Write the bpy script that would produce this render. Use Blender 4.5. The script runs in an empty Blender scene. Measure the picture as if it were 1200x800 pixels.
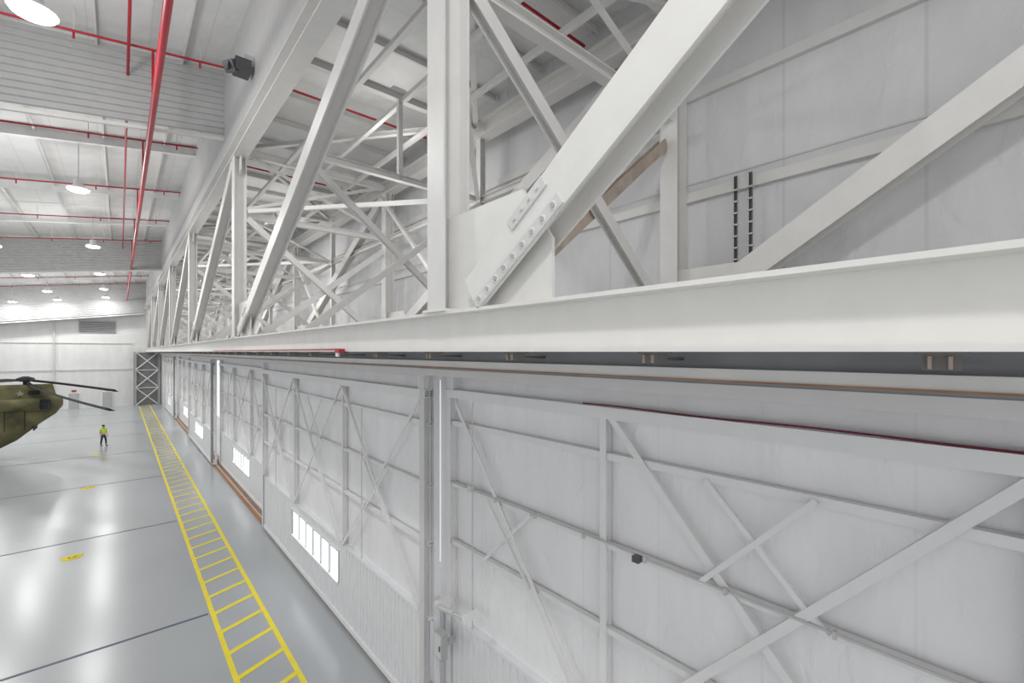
import bpy, math, random
from mathutils import Vector, Matrix
random.seed(4)
S=bpy.context.scene
COL=S.collection
H=8.0
S.view_settings.view_transform='Standard'
S.view_settings.look='None'

# ------------------------------------------------------------ materials
def mat(name,col,rough=0.5,metal=0.0,var=0.06,scale=3.0,bump=0.0,bscale=20,emit=None,es=0):
    m=bpy.data.materials.new(name); m.use_nodes=True
    nt=m.node_tree; N=nt.nodes; L=nt.links
    b=N['Principled BSDF']
    tc=N.new('ShaderNodeTexCoord'); no=N.new('ShaderNodeTexNoise'); no.inputs['Scale'].default_value=scale
    no.inputs['Detail'].default_value=4
    L.new(tc.outputs['Object'],no.inputs['Vector'])
    r=N.new('ShaderNodeValToRGB')
    r.color_ramp.elements[0].position=.3; r.color_ramp.elements[1].position=.7
    r.color_ramp.elements[0].color=(*[c*(1-var) for c in col],1)
    r.color_ramp.elements[1].color=(*[min(1,c*(1+var)) for c in col],1)
    L.new(no.outputs['Fac'],r.inputs['Fac']); L.new(r.outputs['Color'],b.inputs['Base Color'])
    b.inputs['Roughness'].default_value=rough; b.inputs['Metallic'].default_value=metal
    if bump>0:
        n2=N.new('ShaderNodeTexNoise'); n2.inputs['Scale'].default_value=bscale
        L.new(tc.outputs['Object'],n2.inputs['Vector'])
        bp=N.new('ShaderNodeBump'); bp.inputs['Strength'].default_value=bump; bp.inputs['Distance'].default_value=.05
        L.new(n2.outputs['Fac'],bp.inputs['Height']); L.new(bp.outputs['Normal'],b.inputs['Normal'])
    if emit:
        b.inputs['Emission Color'].default_value=(*emit,1); b.inputs['Emission Strength'].default_value=es
    return m

def seam_mat(name,col,period,axis='Y',line=.02,rough=.55,dark=.72,bump=.35):
    """vinyl faced insulation: faint vertical seams plus soft billowing and fine wrinkles"""
    m=bpy.data.materials.new(name); m.use_nodes=True
    nt=m.node_tree; N=nt.nodes; L=nt.links; b=N['Principled BSDF']
    tc=N.new('ShaderNodeTexCoord'); sp=N.new('ShaderNodeSeparateXYZ'); L.new(tc.outputs['Object'],sp.inputs[0])
    dv=N.new('ShaderNodeMath'); dv.operation='DIVIDE'; dv.inputs[1].default_value=period
    L.new(sp.outputs[axis],dv.inputs[0])
    fr=N.new('ShaderNodeMath'); fr.operation='FRACT'; L.new(dv.outputs[0],fr.inputs[0])
    sb=N.new('ShaderNodeMath'); sb.operation='SUBTRACT'; L.new(fr.outputs[0],sb.inputs[0]); sb.inputs[1].default_value=.5
    ab=N.new('ShaderNodeMath'); ab.operation='ABSOLUTE'; L.new(sb.outputs[0],ab.inputs[0])
    lt=N.new('ShaderNodeMapRange'); L.new(ab.outputs[0],lt.inputs['Value'])
    lt.inputs['From Min'].default_value=0; lt.inputs['From Max'].default_value=line/period*1.3
    lt.inputs['To Min'].default_value=1; lt.inputs['To Max'].default_value=0
    no=N.new('ShaderNodeTexNoise'); no.inputs['Scale'].default_value=.9; no.inputs['Detail'].default_value=3
    mp=N.new('ShaderNodeMapping'); mp.inputs['Scale'].default_value=(1.6,1.6,.45)
    L.new(tc.outputs['Object'],mp.inputs[0]); L.new(mp.outputs[0],no.inputs['Vector'])
    wr=N.new('ShaderNodeTexNoise'); wr.inputs['Scale'].default_value=2.6; wr.inputs['Detail'].default_value=6; wr.inputs['Distortion'].default_value=1.2
    mp2=N.new('ShaderNodeMapping'); mp2.inputs['Scale'].default_value=(1.5,1.5,.7)
    L.new(tc.outputs['Object'],mp2.inputs[0]); L.new(mp2.outputs[0],wr.inputs['Vector'])
    r=N.new('ShaderNodeValToRGB'); r.color_ramp.elements[0].position=.3; r.color_ramp.elements[1].position=.7
    r.color_ramp.elements[0].color=(*[c*.95 for c in col],1); r.color_ramp.elements[1].color=(*[min(1,c*1.03) for c in col],1)
    L.new(no.outputs['Fac'],r.inputs['Fac'])
    mx=N.new('ShaderNodeMixRGB'); mx.inputs['Color2'].default_value=(*[c*dark for c in col],1)
    L.new(lt.outputs[0],mx.inputs['Fac']); L.new(r.outputs['Color'],mx.inputs['Color1'])
    L.new(mx.outputs[0],b.inputs['Base Color']); b.inputs['Roughness'].default_value=rough
    pw=N.new('ShaderNodeMath'); pw.operation='MULTIPLY'; L.new(ab.outputs[0],pw.inputs[0]); pw.inputs[1].default_value=.4
    w2=N.new('ShaderNodeMath'); w2.operation='MULTIPLY_ADD'; L.new(wr.outputs['Fac'],w2.inputs[0]); w2.inputs[1].default_value=.45
    L.new(no.outputs['Fac'],w2.inputs[2])
    ad=N.new('ShaderNodeMath'); ad.operation='ADD'; L.new(w2.outputs[0],ad.inputs[0]); L.new(pw.outputs[0],ad.inputs[1])
    bp=N.new('ShaderNodeBump'); bp.inputs['Strength'].default_value=bump; bp.inputs['Distance'].default_value=.12
    L.new(ad.outputs[0],bp.inputs['Height']); L.new(bp.outputs['Normal'],b.inputs['Normal'])
    return m

M_steel=mat('white_steel_paint',(.75,.74,.72),.42,var=.03)
M_chord=mat('ivory_steel_paint',(.81,.80,.77),.4,var=.03)
M_grey=mat('grey_steel_paint',(.46,.47,.47),.45,var=.05)
M_post=mat('door_post_paint',(.68,.68,.68),.45,var=.03)
M_leafsteel=mat('door_steel_paint',(.84,.84,.84),.45,var=.02)
M_skin=seam_mat('door_insulation_vinyl',(.90,.90,.91),1.3,line=.016,dark=.94,bump=.5)
M_wall=seam_mat('wall_insulation_vinyl',(.72,.72,.73),1.9,line=.03,dark=.86,bump=.5)
M_wallY=seam_mat('end_wall_vinyl',(.74,.74,.73),2.4,axis='X',line=.05,dark=.95)
M_roof=seam_mat('roof_insulation_vinyl',(.82,.82,.81),1.5,axis='X',line=.03,dark=.88)
M_bayroof=seam_mat('bay_roof_vinyl',(.86,.86,.85),1.5,axis='Y',line=.03,dark=.9)
M_clad=mat('white_corrugated_cladding',(.82,.83,.85),.45,var=.02)
M_curt=mat('galvanised_corrugated_sheet',(.50,.50,.50),.5,var=.04)
M_fascia=mat('fascia_sheet',(.58,.58,.58),.5,var=.04)
M_red=mat('red_pipe_paint',(.42,.012,.028),.4,var=.1)
M_yel=mat('yellow_floor_paint',(.92,.76,.03),.4,var=.05)
M_joint=mat('dark_joint_filler',(.08,.09,.14),.5)
M_dark=mat('dark_metal',(.10,.10,.11),.5)
M_gal=mat('galvanised_metal',(.62,.62,.62),.45,metal=.15)
M_dgal=mat('dull_dark_steel',(.20,.19,.18),.6)
M_brown=mat('rust_brown_primer',(.40,.20,.10),.7,var=.2)
M_rusty=mat('bare_tan_steel',(.45,.37,.31),.6,var=.2)
M_olive=mat('olive_camouflage_paint',(.12,.11,.05),.75,var=.6,scale=.9)
M_blade=mat('rotor_blade_paint',(.03,.032,.035),.9)
M_glass=mat('cockpit_glass',(.03,.04,.05),.1)
M_rub=mat('black_rubber',(.02,.02,.02),.8)
M_win=mat('daylit_translucent_pane',(.9,.93,1),.3,emit=(.95,.97,1),es=2.2)
M_lamp=mat('lit_lens',(1,1,1),.3,emit=(1,1,.98),es=7)
M_lampw=mat('white_lamp_housing',(.8,.8,.8),.4)
M_bolt=mat('painted_bolt',(.48,.48,.47),.4)
M_plate=mat('splice_plate_paint',(.70,.70,.68),.4)
M_skinp=mat('skin',(.55,.35,.26),.6)
M_vest=mat('hi_vis_yellow_fabric',(.55,.85,.05),.7)
M_trou=mat('dark_fabric',(.03,.035,.05),.8)
M_hair=mat('dark_hair',(.04,.03,.02),.7)
M_wht=mat('bright_white',(.85,.85,.85),.5)
M_star=mat('faded_star_paint',(.30,.30,.26),.6)
M_mull=mat('mullion_grey',(.42,.44,.46),.5)
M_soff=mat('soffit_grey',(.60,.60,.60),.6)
M_rec=mat('recess_shade_grey',(.36,.37,.39),.6)  # darker grey stands in for shadow inside the head track recess

# floor
M_floor=bpy.data.materials.new('epoxy_floor'); M_floor.use_nodes=True
def fl():
    nt=M_floor.node_tree;N=nt.nodes;L=nt.links;b=N['Principled BSDF']
    tc=N.new('ShaderNodeTexCoord'); n=N.new('ShaderNodeTexNoise'); n.inputs['Scale'].default_value=.2; n.inputs['Detail'].default_value=3
    L.new(tc.outputs['Object'],n.inputs['Vector'])
    r=N.new('ShaderNodeValToRGB'); r.color_ramp.elements[0].position=.3; r.color_ramp.elements[1].position=.7
    r.color_ramp.elements[0].color=(.425,.445,.465,1); r.color_ramp.elements[1].color=(.46,.48,.50,1)
    L.new(n.outputs['Fac'],r.inputs['Fac']); L.new(r.outputs['Color'],b.inputs['Base Color'])
    b.inputs['Roughness'].default_value=.22
    b.inputs['Specular IOR Level'].default_value=.55
fl()

# ------------------------------------------------------------ helpers
def mk(name,verts,faces,m,parent=None,smooth=False):
    me=bpy.data.meshes.new(name); me.from_pydata([tuple(v) for v in verts],[],faces); me.update()
    import bmesh
    bm=bmesh.new(); bm.from_mesh(me); bmesh.ops.recalc_face_normals(bm,faces=bm.faces); bm.to_mesh(me); bm.free()
    if smooth:
        for p in me.polygons: p.use_smooth=True
    me.materials.append(m)
    o=bpy.data.objects.new(name,me); COL.objects.link(o)
    if parent: o.parent=parent
    return o
def top(o,label,cat,group=None,kind=None):
    o['label']=label; o['category']=cat
    if group:o['group']=group
    if kind:o['kind']=kind
    return o
def struct(o,label=None,cat=None):
    o['kind']='structure'
    if label:o['label']=label
    if cat:o['category']=cat
    return o
def empty(name,loc=(0,0,0)):
    e=bpy.data.objects.new(name,None); e.empty_display_size=.2; e.location=(0,0,0); COL.objects.link(e); return e
def box(name,x0,x1,y0,y1,z0,z1,m,parent=None):
    v=[(x,y,z) for x in(x0,x1) for y in(y0,y1) for z in(z0,z1)]
    f=[(0,1,3,2),(4,6,7,5),(0,4,5,1),(2,3,7,6),(0,2,6,4),(1,5,7,3)]
    return mk(name,v,f,m,parent)
def prism(name,prof,p0,p1,u,m,parent=None,smooth=False):
    """extrude 2D profile (a along u, b along axis x u) from p0 to p1"""
    p0=Vector(p0);p1=Vector(p1);ax=(p1-p0).normalized();u=Vector(u);u=(u-ax*u.dot(ax)).normalized();w=ax.cross(u)
    n=len(prof);v=[p0+u*a+w*b for a,b in prof]+[p1+u*a+w*b for a,b in prof]
    f=[(i,(i+1)%n,n+(i+1)%n,n+i) for i in range(n)]+[tuple(range(n)),tuple(range(n,2*n))]
    return mk(name,v,f,m,parent,smooth)
def Ip(d,w,tf=.03,tw=.025):
    a=d/2;b=w/2;t=a-tf;s=tw/2
    return [(-a,-b),(-a,b),(-t,b),(-t,s),(t,s),(t,b),(a,b),(a,-b),(t,-b),(t,-s),(-t,-s),(-t,-b)]
def Lp(a,t=.012): return [(0,0),(a,0),(a,t),(t,t),(t,a),(0,a)]
def Cp(d,w,t=.015):
    a=d/2
    return [(-a,0),(-a,w),(-a+t,w),(-a+t,t),(a-t,t),(a-t,w),(a,w),(a,0)]
def Bp(a,b): return [(-a/2,-b/2),(-a/2,b/2),(a/2,b/2),(a/2,-b/2)]
def Op(r,n=12): return [(r*math.cos(2*math.pi*i/n),r*math.sin(2*math.pi*i/n)) for i in range(n)]
def ibeam(name,p0,p1,u,d,w,m,parent=None,tf=.03,tw=.025): return prism(name,Ip(d,w,tf,tw),p0,p1,u,m,parent)
def pipe(name,pts,r,m,parent=None,n=12):
    cu=bpy.data.curves.new(name,'CURVE');cu.dimensions='3D';cu.bevel_depth=r;cu.bevel_resolution=3;cu.use_fill_caps=True
    sp=cu.splines.new('POLY');sp.points.add(len(pts)-1)
    for i,p in enumerate(pts): sp.points[i].co=(*p,1)
    o=bpy.data.objects.new(name,cu);COL.objects.link(o)
    dg=bpy.context.evaluated_depsgraph_get();me=bpy.data.meshes.new_from_object(o.evaluated_get(dg))
    bpy.data.objects.remove(o);me.name=name
    for p in me.polygons:p.use_smooth=True
    me.materials.clear();me.materials.append(m)
    q=bpy.data.objects.new(name,me);COL.objects.link(q)
    if parent:q.parent=parent
    return q
def cyl(name,p0,p1,r,m,parent=None,n=16): return prism(name,Op(r,n),p0,p1,(0.123,.77,.31),m,parent,False)
def lathe(name,prof,c,m,parent=None,n=28):
    v=[];f=[]
    for r,z in prof:
        for i in range(n):
            a=2*math.pi*i/n;v.append((c[0]+r*math.cos(a),c[1]+r*math.sin(a),c[2]+z))
    for j in range(len(prof)-1):
        for i in range(n):
            k=(i+1)%n;f.append((j*n+i,j*n+k,(j+1)*n+k,(j+1)*n+i))
    f.append(tuple(range(n)));f.append(tuple(range((len(prof)-1)*n,len(prof)*n)))
    return mk(name,v,f,m,parent,True)
def dup(src,d,group=None):
    q=src.copy();q.location=src.location+Vector(d);COL.objects.link(q)
    for c in src.children:
        k=c.copy();k.parent=q;COL.objects.link(k)
        for g in c.children:
            l=g.copy();l.parent=k;COL.objects.link(l)
    return q
def corr(name,x,y0,y1,z0,z1,m,parent,pitch=.2,dep=.035):
    v=[];f=[];ys=[];y=y0;i=0
    while y<y1-1e-4:
        ys+= [(y,0),(min(y+pitch*.6,y1),0),(min(y+pitch*.68,y1),dep),(min(y+pitch*.92,y1),dep)]
        y+=pitch
    ys.append((y1,0))
    for yy,dx in ys: v+=[(x+dx,yy,z0),(x+dx,yy,z1)]
    for i in range(len(ys)-1): f.append((2*i,2*i+1,2*i+3,2*i+2))
    return mk(name,v,f,m,parent)

# ------------------------------------------------------------ shell
YE=88.0; YB=-9.0; XL=-32.0
struct(box('floor',XL,9.2,YB,YE+.3,-.3,0,M_floor),'glossy light grey epoxy hangar floor','floor')
struct(box('wall_end',XL,9.2,YE,YE+.3,0,19,M_wallY),'white insulated end wall','wall')
struct(box('wall_outer',9.0,9.3,YB,YE,7.95,16.3,M_wall),'grey insulated wall above the hangar doors','wall')
def hr(X): return H+10.5+.14*(X-3)
# sloped main roof
v=[(XL,YB,hr(XL)),(3,YB,hr(3)),(3,YE,hr(3)),(XL,YE,hr(XL))]
v+= [(a,b,c+.2) for a,b,c in v]
struct(mk('ceiling',v,[(0,1,2,3),(4,5,6,7),(0,1,5,4),(1,2,6,5),(2,3,7,6),(3,0,4,7)],M_roof),'white insulated sloped hangar roof','ceiling')
struct(box('ceiling_truss_bay',3.0,9.3,YB,YE,H+8.1,H+8.3,M_bayroof),'white ceiling over the door trusses','ceiling')
struct(box('wall_fascia',2.93,3.03,YB,YE,H+6.95,H+10.5,M_fascia),'grey sheet fascia above the truss','wall')
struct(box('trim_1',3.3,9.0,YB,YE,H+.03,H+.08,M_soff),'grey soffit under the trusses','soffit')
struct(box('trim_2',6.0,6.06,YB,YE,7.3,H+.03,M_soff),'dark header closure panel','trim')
# left roof beams
for Y in (10,28,36.5,45,62,70.5,79):
    b=ibeam('roof_beam',(XL+.2,Y,hr(XL+.2)-.26),(2.9,Y,hr(2.9)-.26),(0,0,1),.45,.22,M_wht)
    top(b,'white steel roof beam spanning the hangar','beam','hangar roof beams')
for X in (1.6,-.6,-2.8,-5,-7.2,-9.4,-11.6,-13.8):
    b=prism('roof_purlin',Cp(.2,.07),(X,YB+.5,hr(X)-.1),(X,YE-.01,hr(X)-.1),(0,0,1),M_steel)
    top(b,'white steel purlin under the hangar roof','purlin','hangar roof purlins')
# draft curtains (horizontal corrugation)
def curtain(Y,dep):
    P=.22
    prof=[];n=int(dep/P)
    for i in range(n):
        t=i*P;prof+=[(t,0),(t+.12,0),(t+.15,.07),(t+.19,.07)]
    prof.append((n*P,0))
    v=[];f=[]
    for X in (XL+.3,2.92):
        for t,dy in prof:v.append((X,Y-dy,hr(X)-.02-t))
    k=len(prof)
    for i in range(k-1):f.append((i,i+1,k+i+1,k+i))
    e=empty('draft_curtain')
    mk('corrugated_sheet',v,f,M_curt,e)
    prism('edge_trim',Bp(.12,.1),(XL+.3,Y,hr(XL+.3)-dep),(2.92,Y,hr(2.92)-dep),(0,0,1),M_steel,e)
    top(e,'grey corrugated metal draft curtain hanging from the roof','draft curtain','roof draft curtains')
for Y,dp in ((19.6,2.6),(53,2.9),(86.2,4.8)): curtain(Y,dp)

# ------------------------------------------------------------ trusses
PY=[-6.0,4.6,17.25,29.9,42.55,55.2,67.85,80.5]
def truss(X,label,near):
    e=empty('door_truss')
    ibeam('bottom_chord',(X,YB,H+.235),(X,YE-.1,H+.235),(0,0,1),.47,.36,M_chord,e,.035,.03)
    ibeam('top_chord',(X,YB,H+6.7),(X,YE-.1,H+6.7),(0,0,1),.5,.42,M_steel,e,.04,.03)
    for i,Y in enumerate(PY):
        ibeam('post',(X,Y,H+.47),(X,Y,H+6.45),(1,0,0),.37,.36,M_steel,e)
        g=[(Y+.05,.47),(Y-1.75,.47),(Y-1.75,1.05),(Y-1.35,1.6),(Y+.02,1.6)]
        if i>0:
            v=[(X-.02,a,H+b) for a,b in g]+[(X+.02,a,H+b) for a,b in g];n=len(g)
            mk('gusset_plate',v,[tuple(range(n)),tuple(range(n,2*n))]+[(k,(k+1)%n,n+(k+1)%n,n+k) for k in range(n)],M_chord,e)
        g=[(Y+.7,6.45),(Y-.3,6.45),(Y-.3,6.0),(Y+.2,5.75),(Y+.7,6.1)]
        v=[(X-.02,a,H+b) for a,b in g]+[(X+.02,a,H+b) for a,b in g];n=5
        mk('gusset_plate',v,[tuple(range(n)),tuple(range(n,2*n))]+[(k,(k+1)%n,n+(k+1)%n,n+k) for k in range(n)],M_steel,e)
    for i in range(1,len(PY)):
        Y=PY[i]
        if i==1:
            a=Vector((X,Y-.69,H+.60)) if X<5 else Vector((X,Y-.1,H+.55))
            s=.68 if X<5 else .64
            bq=Vector((X,a.y-(6.35-(a.z-H))/s,H+6.35))
        else:
            a=Vector((X,Y-.65,H+.62));bq=Vector((X,PY[i-1]+.35,H+6.35))
        ax=(bq-a).normalized()
        ibeam('diagonal',a,bq,(1,0,0),.32,.42 if i==1 else .36,M_chord if i==1 else M_steel,e)
        if i<=3 and X<5:
            perp=Vector((0,ax.z,-ax.y)) 
            if perp.z>0:perp=-perp
            for side in (1,-1):
                o=perp*side*.14
                p0=a+ax*.03+o+Vector((-.17,0,0));L=1.45 if side==1 else .55
                if side==-1:p0=p0+ax*.85
                prism('splice_plate',Bp(.02,.12),p0,p0+ax*L,(1,0,0),M_plate,e)
                nb=9 if side==1 else 4
                for k in range(nb):
                    c=p0+ax*(.09+k*(L-.18)/(nb-1))+Vector((-.009,0,0))
                    if side==1: prism('washer',Op(.042,16),c,c+Vector((-.006,0,0)),(0,.9,.3),M_wht,e)
                    prism('bolt',Op(.026 if side==1 else .018,8),c,c+Vector((-.020,0,0)),(0,.9,.3),M_bolt if side==1 else M_plate,e)
    if X<5:
        for Y in PY[1:3]:
            box('base_plate',X-.22,X+.22,Y-.24,Y+.24,H+.47,H+.5,M_chord,e)
    top(e,label,'truss')
truss(3.0,'large white painted steel roof truss beside the hangar doors',True)
truss(8.3,'white painted steel truss against the outer wall',False)

# sway frames between trusses
for i,Y in enumerate(PY):
    e=empty('sway_frame')
    ibeam('strut',(3.2,Y,H+4.6),(8.1,Y,H+4.6),(0,0,1),.2,.2,M_steel,e,.015,.012)
    ibeam('strut',(3.2,Y,H+6.7),(8.1,Y,H+6.7),(0,0,1),.25,.22,M_steel,e,.015,.012)
    ibeam('cross_brace',(3.2,Y-.12,H+4.45),(8.1,Y-.12,H+.35),(0,1,0),.16,.2,M_steel,e,.015,.012)
    ibeam('cross_brace',(3.2,Y+.10,H+.2),(8.1,Y+.10,H+4.1),(0,1,0),.16,.2,M_rusty if i==1 else M_steel,e,.015,.012)
    prism('upper_brace',Lp(.12),(3.2,Y,H+6.6),(8.1,Y,H+4.7),(0,0,1),M_steel,e)
    prism('upper_brace',Lp(.12),(3.2,Y-.15,H+4.7),(8.1,Y-.15,H+6.6),(0,0,1),M_steel,e)
    top(e,'white steel sway bracing between the two trusses','bracing','truss sway frames')
for i in range(1,len(PY)-1):
    a,b=PY[i],PY[i+1];m=(a+b)/2
    e=empty('plan_bracing')
    ibeam('brace',(3.2,a,H+6.85),(8.1,m,H+6.85),(0,0,1),.14,.15,M_steel,e,.012,.01)
    ibeam('brace',(8.1,m,H+6.85),(3.2,b,H+6.85),(0,0,1),.14,.15,M_steel,e,.012,.01)
    ibeam('strut',(3.2,m,H+6.75),(8.1,m,H+6.75),(0,0,1),.2,.18,M_steel,e,.015,.012)
    ibeam('strut',(3.2,m,H+4.6),(8.1,m,H+4.6),(0,0,1),.16,.16,M_steel,e,.015,.012)
    ibeam('knee_brace',(3.2,m,H+4.5),(8.1,m,H+.5),(0,1,0),.14,.15,M_steel,e,.012,.01)
    ibeam('knee_brace',(3.2,m-.2,H+.5),(8.1,m-.2,H+4.4),(0,1,0),.14,.15,M_steel,e,.012,.01)
    ibeam('hanger',(8.3,m,H+.5),(8.3,m,H+6.45),(1,0,0),.2,.2,M_steel,e,.015,.012)
    ibeam('hanger',(5.6,m,H+4.6),(5.6,m,H+6.7),(1,0,0),.12,.12,M_steel,e,.012,.01)
    prism('wall_brace',Lp(.13),(8.0,m,H+.6),(8.0,b,H+6.3),(1,0,0),M_steel,e)
    for x in (4.4,5.6,6.9): prism('stringer',Lp(.12),(x,a,H+6.6),(x,b,H+6.6),(0,0,1),M_steel,e)
    prism('brace',Lp(.12),(3.2,a+.3,H+4.6),(8.1,m,H+4.6),(0,0,1),M_steel,e)
    prism('brace',Lp(.12),(8.1,m,H+4.6),(3.2,b-.3,H+4.6),(0,0,1),M_steel,e)
    ibeam('longitudinal_strut',(8.3,a+.2,H+4.6),(8.3,b-.2,H+4.6),(0,0,1),.18,.18,M_steel,e,.015,.012)
    top(e,'white angle bracing between the truss top chords','bracing','truss plan bracing')
for k in range(44):
    Y=1+k*2.0
    p=prism('ceiling_purlin',Cp(.18,.07),(3.05,Y,H+7.99),(8.95,Y,H+7.99),(0,0,1),M_steel)
    top(p,'white steel purlin under the truss bay ceiling','purlin','truss bay purlins')
# fill lamps added to brighten the truss bay, no such fittings known
for Y in (10.9,23.5,36.2,48.9,61.5,74.2):
    e=empty('added_bay_lamp')
    box('housing',5.35,5.75,Y-.08,Y+.12,H+6.85,H+6.93,M_lampw,e)
    box('lens',5.38,5.72,Y-.06,Y+.10,H+6.93,H+6.96,M_wht,e)
    top(e,'small white lamp housing added to brighten the truss bay','lamp','added truss bay lamps')
    for z,en in((H+6.1,60),(H+3.2,110)):
        l=bpy.data.lights.new('point_glow','POINT');l.shadow_soft_size=1.0;l.energy=en;l.color=(1,.99,.97)  # added fill lights for the bay, set apart from the housings
        o=bpy.data.objects.new('point_glow',l);o.location=(6.1,Y+1.6,z);COL.objects.link(o);o.parent=e
for h in (1.3,3.2,5.3,7.2):
    e=prism('wall_girt',Cp(.2,.10),(8.9,YB,H+h),(8.9,YE-.02,H+h),(0,0,1),M_steel)
    top(e,'white steel girt along the outer wall','girt','outer wall girts')
    p=pipe('conduit',[(8.78,YB+1,H+h+.2),(8.78,YE-1,H+h+.2)],.02,M_gal) if h in(3.2,) else None
    if p:top(p,'thin galvanised electrical conduit along the wall','conduit')
for Y in (3.35,3.62):
    e=empty('cable_riser')
    prism('channel',Cp(.05,.04,.008),(8.86,Y,H+1.1),(8.86,Y,H+3.35),(0,1,0),M_dark,e)
    for k in range(9): box('clip',8.80,8.87,Y-.045,Y+.045,H+1.3+k*.22,H+1.33+k*.22,M_gal,e)
    top(e,'dark slotted metal riser channel on the outer wall','riser','wall riser channels')

# ------------------------------------------------------------ doors
def leaf(n,X0,y0,y1,posts,endpost,braces,win):
    e=empty('door_%d'%n)
    ext=.5 if X0>5 else 0
    box('insulation_panel',X0+.22,X0+.3,y0-(ext if n>1 else 0),y1+ext,2.25,7.85,M_skin,e)
    prism('top_rail',Cp(.17,.2),(X0-.015,y0,7.12),(X0-.015,y1,7.12),(0,0,1),M_leafsteel,e)
    box('bottom_rail',X0+.06,X0+.3,y0-ext,y1+ext,.11,.24,M_leafsteel,e)
    if win:
        w0,w1=win
        corr('cladding',X0+.1,y0,w0,.2,2.35,M_clad,e)
        corr('cladding',X0+.1,w1,y1+ext,.2,2.35,M_clad,e)
        corr('cladding',X0+.1,w0,w1,.2,1.12,M_clad,e)
        corr('cladding',X0+.1,w0,w1,2.08,2.35,M_clad,e)
        we=empty('window');we.parent=e
        box('pane',X0+.15,X0+.17,w0,w1,1.12,2.08,M_win,we)
        for z0,z1 in((1.06,1.14),(2.06,2.12)): box('frame_rail',X0+.06,X0+.18,w0,w1,z0,z1,M_wht,we)
        nm=6
        for k in range(nm+1):
            y=w0+(w1-w0)*k/nm;box('mullion',X0+.10,X0+.18,y-.045,y+.045,1.12,2.08,M_mull,we)
    else: corr('cladding',X0+.1,y0,y1,.2,2.35,M_clad,e)
    box('sill_rail',X0+.08,X0+.22,y0,y1,2.33,2.40,M_clad,e)
    for z,s in((6.48,.10),(5.18,.08),(3.95,.08)):
        prism('girt',Cp(s,.1,.01),(X0+.08,y0,z),(X0+.08,y1,z),(0,0,1),M_leafsteel,e)
    for p in posts: ibeam('post',(X0+.12,p,2.36),(X0+.12,p,7.05),(1,0,0),.13,.11,M_leafsteel,e,.012,.01)
    ibeam('end_post',(X0+.12,y1-.1,.12),(X0+.12,y1-.1,7.2),(1,0,0),.18,.14,M_leafsteel,e,.015,.012)
    if endpost:
        ibeam('end_post',(X0+.06,y0+.1,.1),(X0+.06,y0+.1,7.45),(1,0,0),.16,.18,M_grey if n!=2 else M_post,e,.02,.02)
        box('edge_seal',X0+.2,X0+.33,y0-.06,y0-.01,.1,7.86,M_clad,e)
    else: ibeam('end_post',(X0+.12,y0+.12,.12),(X0+.12,y0+.12,7.2),(1,0,0),.14,.12,M_leafsteel,e,.015,.012)
    for k,(a,b,c,d,s) in enumerate(braces): 
        xo=X0+(.02 if k%2==0 else .05)-(.02 if s<.07 else 0)
        prism('brace',Lp(s,.01),(xo,a,b),(xo,c,d),(1,0,0),M_leafsteel,e)
    box('head_bracket',X0+.02,X0+.22,y0+.05,y0+.3,7.2,7.62,M_leafsteel,e)
    box('head_bracket',X0+.02,X0+.22,y1-.3,y1-.05,7.2,7.62,M_leafsteel,e)
    struct(e,'tall white sliding hangar door leaf with braced steel frame','hangar door')
    return e
def xb(p,q,s=.065,z0=2.5,z1=7.02,lo=False):
    m=(p+q)/2
    za,zb=(3.95,5.18) if lo else (5.18,6.48)
    return [(p+.1,z0,q-.1,z1,s),(p+.1,z1,q-.1,z0,s),(m-.65,za,m+.65,zb,.045),(m-.65,zb,m+.65,za,.045)]
W=14.55
b1=[(0.0,7.02,3.95,2.6,.10),(3.98,7.05,.0,2.6,.10),(7.85,6.9,4.3,2.45,.08),(6.86,3.95,5.55,5.18,.055),(5.55,3.95,6.7,5.18,.04),
    (1.27,5.18,2.5,6.48,.06),(2.57,5.18,1.35,6.48,.06),(-3.9,2.6,-.2,7.0,.08),(-3.9,7.0,-.2,2.6,.08)]
leaf(1,5.25,-6.35,8.2,[4.05,-.12,-4],False,b1,(-1.2,3.4))
X=[4.8,5.25,4.8,5.25,4.8]
y=8.25
for i in range(5):
    y1=y+W-.1
    ps=[y+4.8,y+9.6]
    br=xb(y+.2,y+4.8,lo=True)+xb(y+4.8,y+9.6)+xb(y+9.6,y1-.1,lo=True)
    leaf(2+i,X[i],y,y1,ps,X[i]<5,br,(y+5.2,y+9.95))
    y+=W
struct(box('wall_jamb',4.8,5.4,y,YE,0,H,M_wall),'pale wall beside the last door leaf','wall')
for x in (4.95,5.36):
    t=empty('floor_track')
    box('curb',x,x+.28,YB,y,0,.09,M_brown,t)
    box('rail',x+.12,x+.17,YB,y,.09,.105,M_gal,t)
    top(t,'rust brown steel floor track under the sliding doors','door track','door floor tracks')
e=empty('door_head_track')
box('head_rail',4.48,4.60,YB,YE-.5,7.72,7.83,M_steel,e)
box('brown_strip',4.46,4.60,YB,YE-.5,7.705,7.72,M_brown,e)
box('backing_panel',4.72,4.75,YB,YE-.5,7.66,8.02,M_rec,e)  # recess shadow put into the panel colour
box('soffit_lip',4.60,4.72,YB,YE-.5,7.72,7.76,M_leafsteel,e)
box('head_step',4.68,4.74,YB,YE-.5,7.52,7.66,M_post,e)
prism('head_rail',Cp(.16,.12),(5.08,YB,7.60),(5.08,YE-.5,7.60),(0,0,1),M_leafsteel,e)
box('cover',5.35,5.38,YB,YE-.5,7.86,8.02,M_leafsteel,e)
top(e,'grey steel head guide track above the doors with brown edge','door track')
src=None
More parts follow.
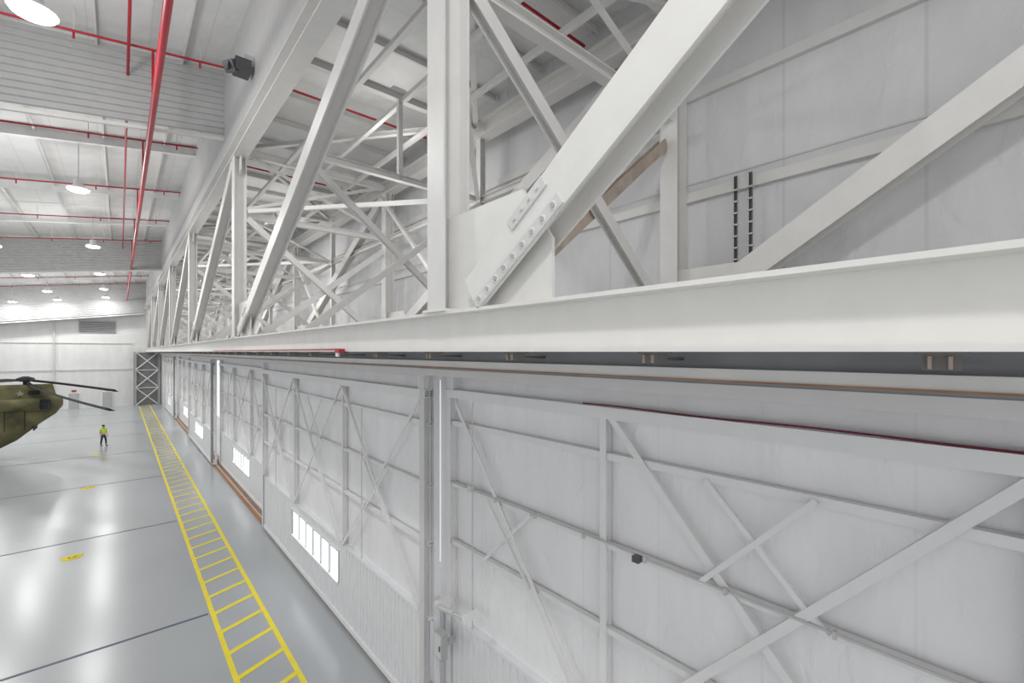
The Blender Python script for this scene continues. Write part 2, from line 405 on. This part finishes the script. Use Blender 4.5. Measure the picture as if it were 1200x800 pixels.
for k in range(36):
    Y=.36+k*2.15
    if src is None:
        e=empty('track_hanger');e.location=(4.15,Y,H)
        box('block',-.10,.10,-.09,.09,-.12,-.02,M_dgal,e)
        box('plate',-.12,.12,-.13,.13,-.02,.03,M_dgal,e)
        for s in(-.05,.05): box('fin',-.13,-.10,s-.01,s+.01,-.115,-.03,M_rusty,e)
        cyl('pin',(.10,0,-.08),(.57,0,-.08),.02,M_dgal,e,8)
        top(e,'dark steel guide hanger bolted under the truss beam','hanger','door track hangers');src=e
    else: dup(src,(0,Y-.36,0))
c=pipe('cable',[(5.28,4.4-k*.5,7.222+.008*math.sin(k*1.3)) for k in range(0,20)],.011,mat('maroon_cable',(.20,.02,.05),.5))
top(c,'dark maroon cable lying along the door top rail','cable')
c=empty('conduit_run')
pipe('tube',[(5.26,8.0,5.26),(5.26,3.5,5.26),(5.26,3.4,5.24),(5.26,-4,5.24)],.016,M_gal,c)
pipe('tube',[(5.26,7.2,2.5),(5.26,7.2,7.0)],.014,M_gal,c)
box('junction_box',5.16,5.26,3.36,3.46,5.19,5.27,M_dark,c)
box('junction_box',5.18,5.26,7.14,7.26,5.24,5.36,M_gal,c)
for k in range(10): box('clamp',5.22,5.28,-3+k*1.05,-2.97+k*1.05,5.2,5.28,M_gal,c)
top(c,'galvanised conduit with junction boxes on the door girt','conduit')
for Y in (11.6,20.3,27,34,42):
    xx=4.84 if Y<23 or Y>37.4 else 5.29
    c=pipe('conduit',[(xx,Y,2.5),(xx,Y,6.5)],.014,M_gal);top(c,'thin galvanised conduit down a door leaf','conduit','door leaf conduits')
e=empty('control_box')
box('cabinet',4.88,5.02,7.72,7.98,1.75,2.28,M_grey,e);box('cover',4.86,4.88,7.74,7.96,1.79,2.24,M_post,e);box('latch',4.84,4.86,7.75,7.78,1.95,2.05,M_dark,e)
box('arm',5.02,5.26,7.8,7.9,1.95,2.05,M_grey,e)
top(e,'plain grey electrical control box on the door post','control box')
e=empty('door_latch')
cyl('cylinder_body',(4.95,8.0,2.73),(4.95,7.4,2.84),.05,M_gal,e);cyl('rod',(4.95,7.4,2.84),(4.95,7.05,2.90),.02,M_gal,e)
box('bracket',4.93,5.28,7.96,8.08,2.64,2.82,M_leafsteel,e);box('bracket',4.93,5.28,7.0,7.08,2.82,2.96,M_leafsteel,e)
top(e,'galvanised cylinder latch mounted on the door post','latch')
e=empty('end_tower')
for x in (1.7,4.5):
    ibeam('column',(x,86.9,0),(x,86.9,H),(1,0,0),.35,.35,M_grey,e)
for k in range(3):
    z0=k*2.66;z1=z0+2.66
    prism('cross_brace',Bp(.14,.14),(1.8,86.7,z0+.05),(4.4,86.7,z1-.05),(0,1,0),M_steel,e)
    prism('cross_brace',Bp(.14,.14),(1.8,86.95,z1-.05),(4.4,86.95,z0+.05),(0,1,0),M_steel,e)
    box('strut',1.8,4.4,86.8,86.95,z1-.1,z1,M_steel,e)
box('backing_panel',1.7,4.5,87.2,87.24,0,H,mat('dark_backdrop',(.22,.22,.23),.6),e)  # dark grey backdrop sheet behind the cross bracing
top(e,'cross braced steel tower carrying the truss end','tower')

# ------------------------------------------------------------ floor marks
e=empty('walkway_marking')
x0,x1=2.08,3.42
box('edge_line',x0,x0+.12,2,86,.0,.006,M_yel,e);box('edge_line',x1-.12,x1,2,86,.0,.006,M_yel,e)
Y=3.0
while Y<85.3:
    v=[(x0+.12,Y,.006),(x1-.12,Y+.45,.006),(x1-.12,Y+.62,.006),(x0+.12,Y+.17,.006)]
    mk('rung_stripe',v,[(0,1,2,3)],M_yel,e);Y+=1.2
top(e,'yellow painted ladder pattern walkway along the doors','floor marking')
for Y in (6.3,16.4,26.4,36.6,46.8,57,67.2,77.4):
    o=box('floor_joint',XL+1,x0-.05,Y-.05,Y+.05,0,.004,M_joint)
    top(o,'dark filled joint line across the grey floor','floor joint','floor joints')
for Y in (12.6,24.4,36.2,48):
    e=empty('floor_marker')
    lathe('disc',[(.33,0),(.33,.006)],(-1.4,Y,0),M_yel,e)
    lathe('ring',[(.12,.006),(.12,.010)],(-1.4,Y,0),M_dark,e)
    lathe('socket',[(.085,.010),(.085,.014)],(-1.4,Y,0),M_yel,e)
    top(e,'round yellow floor marker with dark centre ring','floor marker','yellow floor markers')

# ------------------------------------------------------------ lamps
def lamp(X,Y,z=None):
    if z is None: z=H+7.6 if X>-4 else hr(X)-1.6
    e=empty('high_bay_lamp')
    lathe('housing',[(.10,.42),(.16,.40),(.18,.15),(.40,.02),(.42,-.04),(.38,-.04)],(X,Y,z),M_lampw,e)
    lathe('lens',[(.37,-.035),(.37,-.10),(.25,-.15)],(X,Y,z),M_lamp,e)
    cyl('stem',(X,Y,z+.4),(X,Y,hr(X)-.02),.02,M_gal,e,8)
    top(e,'round white high bay lamp, lit, hanging from the roof','lamp','high bay lamps')
    l=bpy.data.lights.new('lamp_light','AREA');l.shape='DISK';l.size=.7;l.energy=220;l.color=(1,1,.97)
    o=bpy.data.objects.new('lamp_light',l);o.location=(X,Y,z-.2);COL.objects.link(o);o.parent=e
    l=bpy.data.lights.new('point_glow','POINT');l.shadow_soft_size=.4;l.energy=300 if Y<70 else 130;l.color=(1,1,.98)
    o=bpy.data.objects.new('point_glow',l);o.location=(X,Y,z-.65);COL.objects.link(o);o.parent=e
for Y in (14.5,29,44,59,73,84): lamp(-1.45,Y)
for Y in (29,44,59,73,84): lamp(-6.2,Y,hr(-6.2)-2.3)
for Y in (59,73,84): lamp(-10.2,Y,hr(-10.2)-2.3)
for Y in (0,): lamp(-1.45,Y)

# ------------------------------------------------------------ red sprinkler pipes
def hp(X,d=.75): return H+9.75+.13*(X-3)
o=pipe('sprinkler_main',[(.78,1,H+7.5),(.78,86,H+7.5)],.088,M_red);top(o,'thick red fire sprinkler main running along the hangar','pipe')
for Y in (6,12,18,26,34,42,50,58,66,74,82):
    e=empty('sprinkler_branch')
    pipe('pipe',[(-28,Y,hp(-28)),(2.8,Y,hp(2.8))],.036,M_red,e)
    pipe('riser',[(.78,Y,H+7.5),(.78,Y,hp(.78))],.035,M_red,e)
    for x in (2,-1,-4,-7,-10): 
        cyl('sprinkler_head',(x,Y,hp(x)),(x,Y,hp(x)-.22),.03,M_red,e,8)
        box('hanger_rod',x-.01,x+.01,Y-.01,Y+.01,hp(x),hr(x)-.01,M_gal,e)
    top(e,'red sprinkler branch pipe with heads under the roof','pipe','sprinkler branch pipes')
o=pipe('sprinkler_line',[(.2,8,H+9.2),(.2,60,H+9.2)],.04,M_red);top(o,'thin red sprinkler line along the roof','pipe')
for Y in (7.2,14,21):
    o=pipe('sprinkler_branch',[(3.3,Y,H+7.6),(8.7,Y,H+7.6)],.035,M_red);top(o,'thin red sprinkler pipe crossing the truss bay','pipe','truss bay sprinkler pipes')
e=empty('red_beam_pipe')
pipe('pipe',[(2.77,7.6,H+.04),(2.77,21,H+.04)],.016,M_red,e)
box('valve',2.70,2.8,7.4,7.58,H-.02,H+.05,M_red,e)
cyl('nozzle',(2.72,7.5,H-.08),(2.72,7.5,H-.02),.035,M_wht,e)
top(e,'red pipe with red nozzle fixed under the truss beam','pipe')
e=empty('flood_light')
box('housing',2.45,2.85,14.6,15.1,H+8.0,H+8.35,M_dark,e)
prism('shade',Bp(.3,.35),(2.45,14.85,H+8.15),(2.3,14.75,H+8.05),(0,0,1),M_dark,e)
box('lens',2.28,2.3,14.65,14.85,H+7.97,H+8.15,M_glass,e)
box('bracket',2.7,2.93,14.8,14.9,H+8.3,H+8.6,M_gal,e)
top(e,'black flood light unit mounted on the fascia','flood light')

# ------------------------------------------------------------ end wall fittings
YW=YE
for z in (5.4,9.2):
    o=box('end_girt',-28,1.4,YW-.14,YW-.01,z,z+.12,M_post);top(o,'grey steel girt along the end wall','girt','end wall girts')
e=empty('wall_louver');box('frame',-4.4,-.4,YW-.14,YW-.01,10.7,12.5,M_grey,e)
for k in range(8): box('slat',-4.3,-.5,YW-.2,YW-.13,10.8+k*.2,10.88+k*.2,M_dark,e)
top(e,'grey rectangular ventilation louver high on the end wall','louver')
for x in (-6.8,):
    o=cyl('downpipe',(x,YW-.25,0),(x,YW-.25,12.5),.10,M_gal);top(o,'grey vertical pipe on the end wall','pipe','end wall pipes')
for x,w,c in((-1.9,1.1,M_grey),(-5.4,1.1,M_grey)):
    e=empty('personnel_door');box('frame',x-.08,x+w+.08,YW-.1,YW-.01,0,2.25,M_wht,e);box('panel',x,x+w,YW-.14,YW-.1,.02,2.15,c,e)
    box('sign',x+.3,x+.8,YW-.16,YW-.1,2.35,2.6,M_red,e);top(e,'grey personnel door with small red sign above','door','personnel doors')

# ------------------------------------------------------------ helicopter
def heli():
    e=empty('helicopter')
    hx,hy=-5.4,50.0
    secs=[(-3.4,.55,3.75,4.35),(-3.75,.95,3.2,4.55),(-4.6,1.2,2.5,4.65),(-5.8,1.3,1.35,4.55),(-7.0,1.35,.65,3.9),(-9,1.35,.6,3.3),(-14,1.3,.6,3.25),(-17,1.3,.7,3.4),(-18.6,1.2,.85,3.7),(-19.8,1.0,1.0,3.2),(-20.6,.6,1.3,2.4)]
    n=24;v=[];f=[]
    for x,hw,zb,zt in secs:
        zc=(zb+zt)/2;hz=(zt-zb)/2
        for i in range(n):
            a=2*math.pi*i/n;c,s=math.cos(a),math.sin(a)
            p=.55
            v.append((x,hy+hw*math.copysign(abs(c)**p,c),zc+hz*math.copysign(abs(s)**p,s)))
    for j in range(len(secs)-1):
        for i in range(n):
            k=(i+1)%n;f.append((j*n+i,j*n+k,(j+1)*n+k,(j+1)*n+i))
    f.append(tuple(range(n)));f.append(tuple(range((len(secs)-1)*n,len(secs)*n)))
    mk('fuselage',v,f,M_olive,e,True)
    def pylon(name,cx,zb,zt,L0,L1,w0,w1,sh=0):
        v=[];f=[];rows=6
        for j in range(rows+1):
            t=j/rows;z=zb+(zt-zb)*t;L=L0+(L1-L0)*t;w=w0+(w1-w0)*t
            for i in range(20):
                a=2*math.pi*i/20;v.append((cx+sh*t+L*math.cos(a),hy+w*math.copysign(abs(math.sin(a))**.8,math.sin(a)),z))
        for j in range(rows):
            for i in range(20):
                k=(i+1)%20;f.append((j*20+i,j*20+k,(j+1)*20+k,(j+1)*20+i))
        f.append(tuple(range(20)));f.append(tuple(range(rows*20,rows*20+20)))
        mk(name,v,f,M_olive,e,True)
    pylon('aft_pylon',-5.7,4.0,5.5,2.1,1.5,.6,.4,.25)
    pylon('forward_pylon',-17.8,3.2,4.6,1.7,.9,.6,.4)
    for s in(-1,1):
        prism('engine',Op(.45,16),(-4.5,hy+s*1.35,4.05),(-6.8,hy+s*1.35,4.05),(0,0,1),M_olive,e,True)
        prism('exhaust',Op(.36,14),(-4.0,hy+s*1.45,4.05),(-4.5,hy+s*1.35,4.05),(0,0,1),M_blade,e)
        prism('intake',Op(.38,14),(-6.8,hy+s*1.35,4.05),(-7.15,hy+s*1.35,4.05),(0,0,1),M_blade,e)
        prism('sponson',[(a*.55,b*.42) for a,b in Op(1,16)],(-7,hy+s*1.45,1.25),(-16,hy+s*1.45,1.25),(0,0,1),M_olive,e,True)
        for x in(-8,-15.2):
            prism('wheel',Op(.35,20),(x,hy+s*1.6,.35),(x,hy+s*1.9,.35),(0,0,1),M_rub,e)
            cyl('strut',(x,hy+s*1.6,.35),(x,hy+s*1.5,1.2),.07,M_grey,e,8)
        for x in (-10,-11.5,-13,-14.5): prism('porthole',Op(.22,16),(x,hy+s*1.28,2.5),(x,hy+s*1.38,2.5),(0,0,1),M_glass,e)
        for x in (-5.3,-6.3): box('panel_rib',x-.02,x+.02,hy+s*1.29-.05,hy+s*1.29+.05,2.2,3.7,M_blade,e)
        box('vent',-5.2,-4.6,hy+s*.52-.06,hy+s*.52+.06,4.75,5.05,M_blade,e)
    box('ramp_seam',-4.9,-4.86,hy-1.0,hy+1.0,2.05,2.6,M_blade,e)
    box('windscreen',-20.0,-18.7,hy-.95,hy+.95,2.5,3.15,M_glass,e)
    def rotor(c,tips,nm):
        cx,cy,cz=c
        r=empty(nm);r.parent=e
        cyl('mast',(cx,cy,cz-.5),(cx,cy,cz+.1),.14,M_blade,r);lathe('hub',[(.2,-.12),(.5,-.07),(.5,.12),(.15,.28)],c,M_blade,r,20)
        for t in tips:
            t=Vector(t);c0=Vector(c);d=t-c0;hd=Vector((d.x,d.y,0)).normalized();w=Vector((-hd.y,hd.x,0))
            v=[];f=[];N=12
            for i in range(N+1):
                u=i/N;p=c0+Vector((d.x*u,d.y*u,0));p.z=c0.z+(t.z-c0.z)*(u**.6 if t.z<4.5 and nm=='aft_rotor' else u**1.2)
                cw=.14 if u<.12 else .34;th=.09
                tilt=Vector((0,0,.12 if u>=.12 else .02))
                v+=[p+w*cw-tilt,p+Vector((0,0,th)),p-w*cw+tilt,p-Vector((0,0,th))]
            for i in range(N):
                for k in range(4):
                    q=(k+1)%4;f.append((4*i+k,4*i+q,4*i+4+q,4*i+4+k))
            f+=[(0,1,2,3),(4*N,4*N+1,4*N+2,4*N+3)]
            mk('blade',v,f,M_blade,r)
    rotor((hx,hy,5.85),[(-.3,44.1,5.15),(-.5,40.5,4.1),(-12.5,54,5.6)],'aft_rotor')
    rotor((-17.8,hy,4.9),[(-11,45,4.2),(-25,46,4.2),(-17.5,59,4.2)],'forward_rotor')
    v=[(-5.6,hy-.66,4.85)]
    for i in range(10):
        a=math.pi/2+i*math.pi/5;r=.26 if i%2==0 else .10
        v.append((-5.6+r*math.cos(a),hy-.64,4.85+r*math.sin(a)))
    mk('star_emblem',v,[(0,1+i,1+(i+1)%10) for i in range(10)],M_star,e)
    top(e,'olive drab tandem rotor helicopter with dark drooping blades','helicopter')
heli()

# ------------------------------------------------------------ person
def skinned(name,verts,edges,rad,m,parent,sub=1):
    me=bpy.data.meshes.new(name);me.from_pydata(verts,edges,[]);me.update()
    o=bpy.data.objects.new(name,me);COL.objects.link(o)
    md=o.modifiers.new('Skin','SKIN');md.use_smooth_shade=True
    for i,r in enumerate(rad):
        me.skin_vertices[0].data[i].radius=(r,r) if not isinstance(r,tuple) else r
    me.skin_vertices[0].data[0].use_root=True
    s=o.modifiers.new('Sub','SUBSURF');s.levels=sub;s.render_levels=sub
    me.materials.append(m);o.parent=parent
    return o
def person():
    e=empty('person');e.location=(-1.05,51.7,0);e.rotation_euler=(0,0,.6)
    V=[(0,0,.95),(0,0,1.15),(0,0,1.38),(0,0,1.5),(0,-.02,1.62),(0,-.02,1.70)];R=[(.15,.11),(.14,.1),(.17,.11),.06,(.085,.1),(.07,.085)]
    E=[(0,1),(1,2),(2,3),(3,4),(4,5)]
    for s in(-1,1):
        b=len(V);st=.16*s
        V+=[(s*.09,0,.88),(s*.1,-st*.6-.03,.5),(s*.1,-st,.09),(s*.1,-st-.16,.04)];R+=[.085,.06,.045,(.045,.035)]
        E+=[(0,b),(b,b+1),(b+1,b+2),(b+2,b+3)]
        b=len(V)
        V+=[(s*.19,0,1.42),(s*.25,.03,1.14),(s*.26,-.06,.90),(s*.26,-.09,.82)];R+=[.055,.042,.032,(.035,.02)]
        E+=[(2,b),(b,b+1),(b+1,b+2),(b+2,b+3)]
        h=b+3
        for k,(dy,l) in enumerate([(-.03,.07),(-.01,.085),(.01,.08),(.03,.065)]):
            b=len(V);V+=[(s*.262,-.09+dy,.80-l*.5),(s*.255,-.1+dy,.80-l)];R+=[.009,.008];E+=[(h,b),(b,b+1)]
        b=len(V);V+=[(s*.25,-.14,.80)];R+=[.01];E+=[(h,b)]
    skinned('body',V,E,R,M_skinp,e,1)
    V=[(0,0,.98),(0,0,.92)];R=[(.165,.125),(.16,.12)];E=[(0,1)]
    for s in(-1,1):
        b=len(V);st=.16*s
        V+=[(s*.09,0,.84),(s*.1,-st*.6-.03,.5),(s*.1,-st,.12)];R+=[.1,.075,.065];E+=[(1,b),(b,b+1),(b+1,b+2)]
    skinned('trousers',V,E,R,M_trou,e)
    V=[(0,0,.96),(0,0,1.15),(0,0,1.36),(0,0,1.46)];R=[(.18,.13),(.17,.125),(.2,.13),(.09,.08)];E=[(0,1),(1,2),(2,3)]
    for s in(-1,1):
        b=len(V);V+=[(s*.2,0,1.41),(s*.245,.02,1.2)];R+=[.07,.06];E+=[(2,b),(b,b+1)]
    skinned('hi_vis_jacket',V,E,R,M_vest,e)
    for s in(-1,1):
        st=.16*s
        skinned('shoe',[(s*.1,-st+.05,.04),(s*.1,-st-.08,.045),(s*.1,-st-.19,.035)],[(0,1),(1,2)],[.045,.05,.035],M_rub,e)
    lathe('hair',[(.10,0),(.105,.05),(.08,.1),(.02,.125)],(0,.01,1.66),M_hair,e,16)
    for s in(-1,1): box('eye',s*.035-.012,s*.035+.012,-.125,-.115,1.645,1.655,M_hair,e);box('ear',s*.09-.01,s*.09+.01,-.03,.01,1.61,1.67,M_skinp,e)
    box('nose',-.012,.012,-.145,-.11,1.60,1.64,M_skinp,e);box('mouth',-.025,.025,-.122,-.11,1.57,1.578,M_red,e)
    top(e,'walking person in hi-vis yellow jacket and dark trousers','person')
person()

# ------------------------------------------------------------ world + camera
w=bpy.data.worlds.new('world');S.world=w;w.use_nodes=True
bg=w.node_tree.nodes['Background'];bg.inputs[0].default_value=(.98,.985,1,1);bg.inputs[1].default_value=1.03
cam=bpy.data.cameras.new('camera');cam.sensor_width=36;cam.lens=15.75;cam.shift_y=.01;cam.clip_start=.05;cam.clip_end=400
co=bpy.data.objects.new('camera',cam);COL.objects.link(co);co.location=(0,0,H);co.rotation_euler=(math.pi/2,0,-math.radians(41.2))
S.camera=co
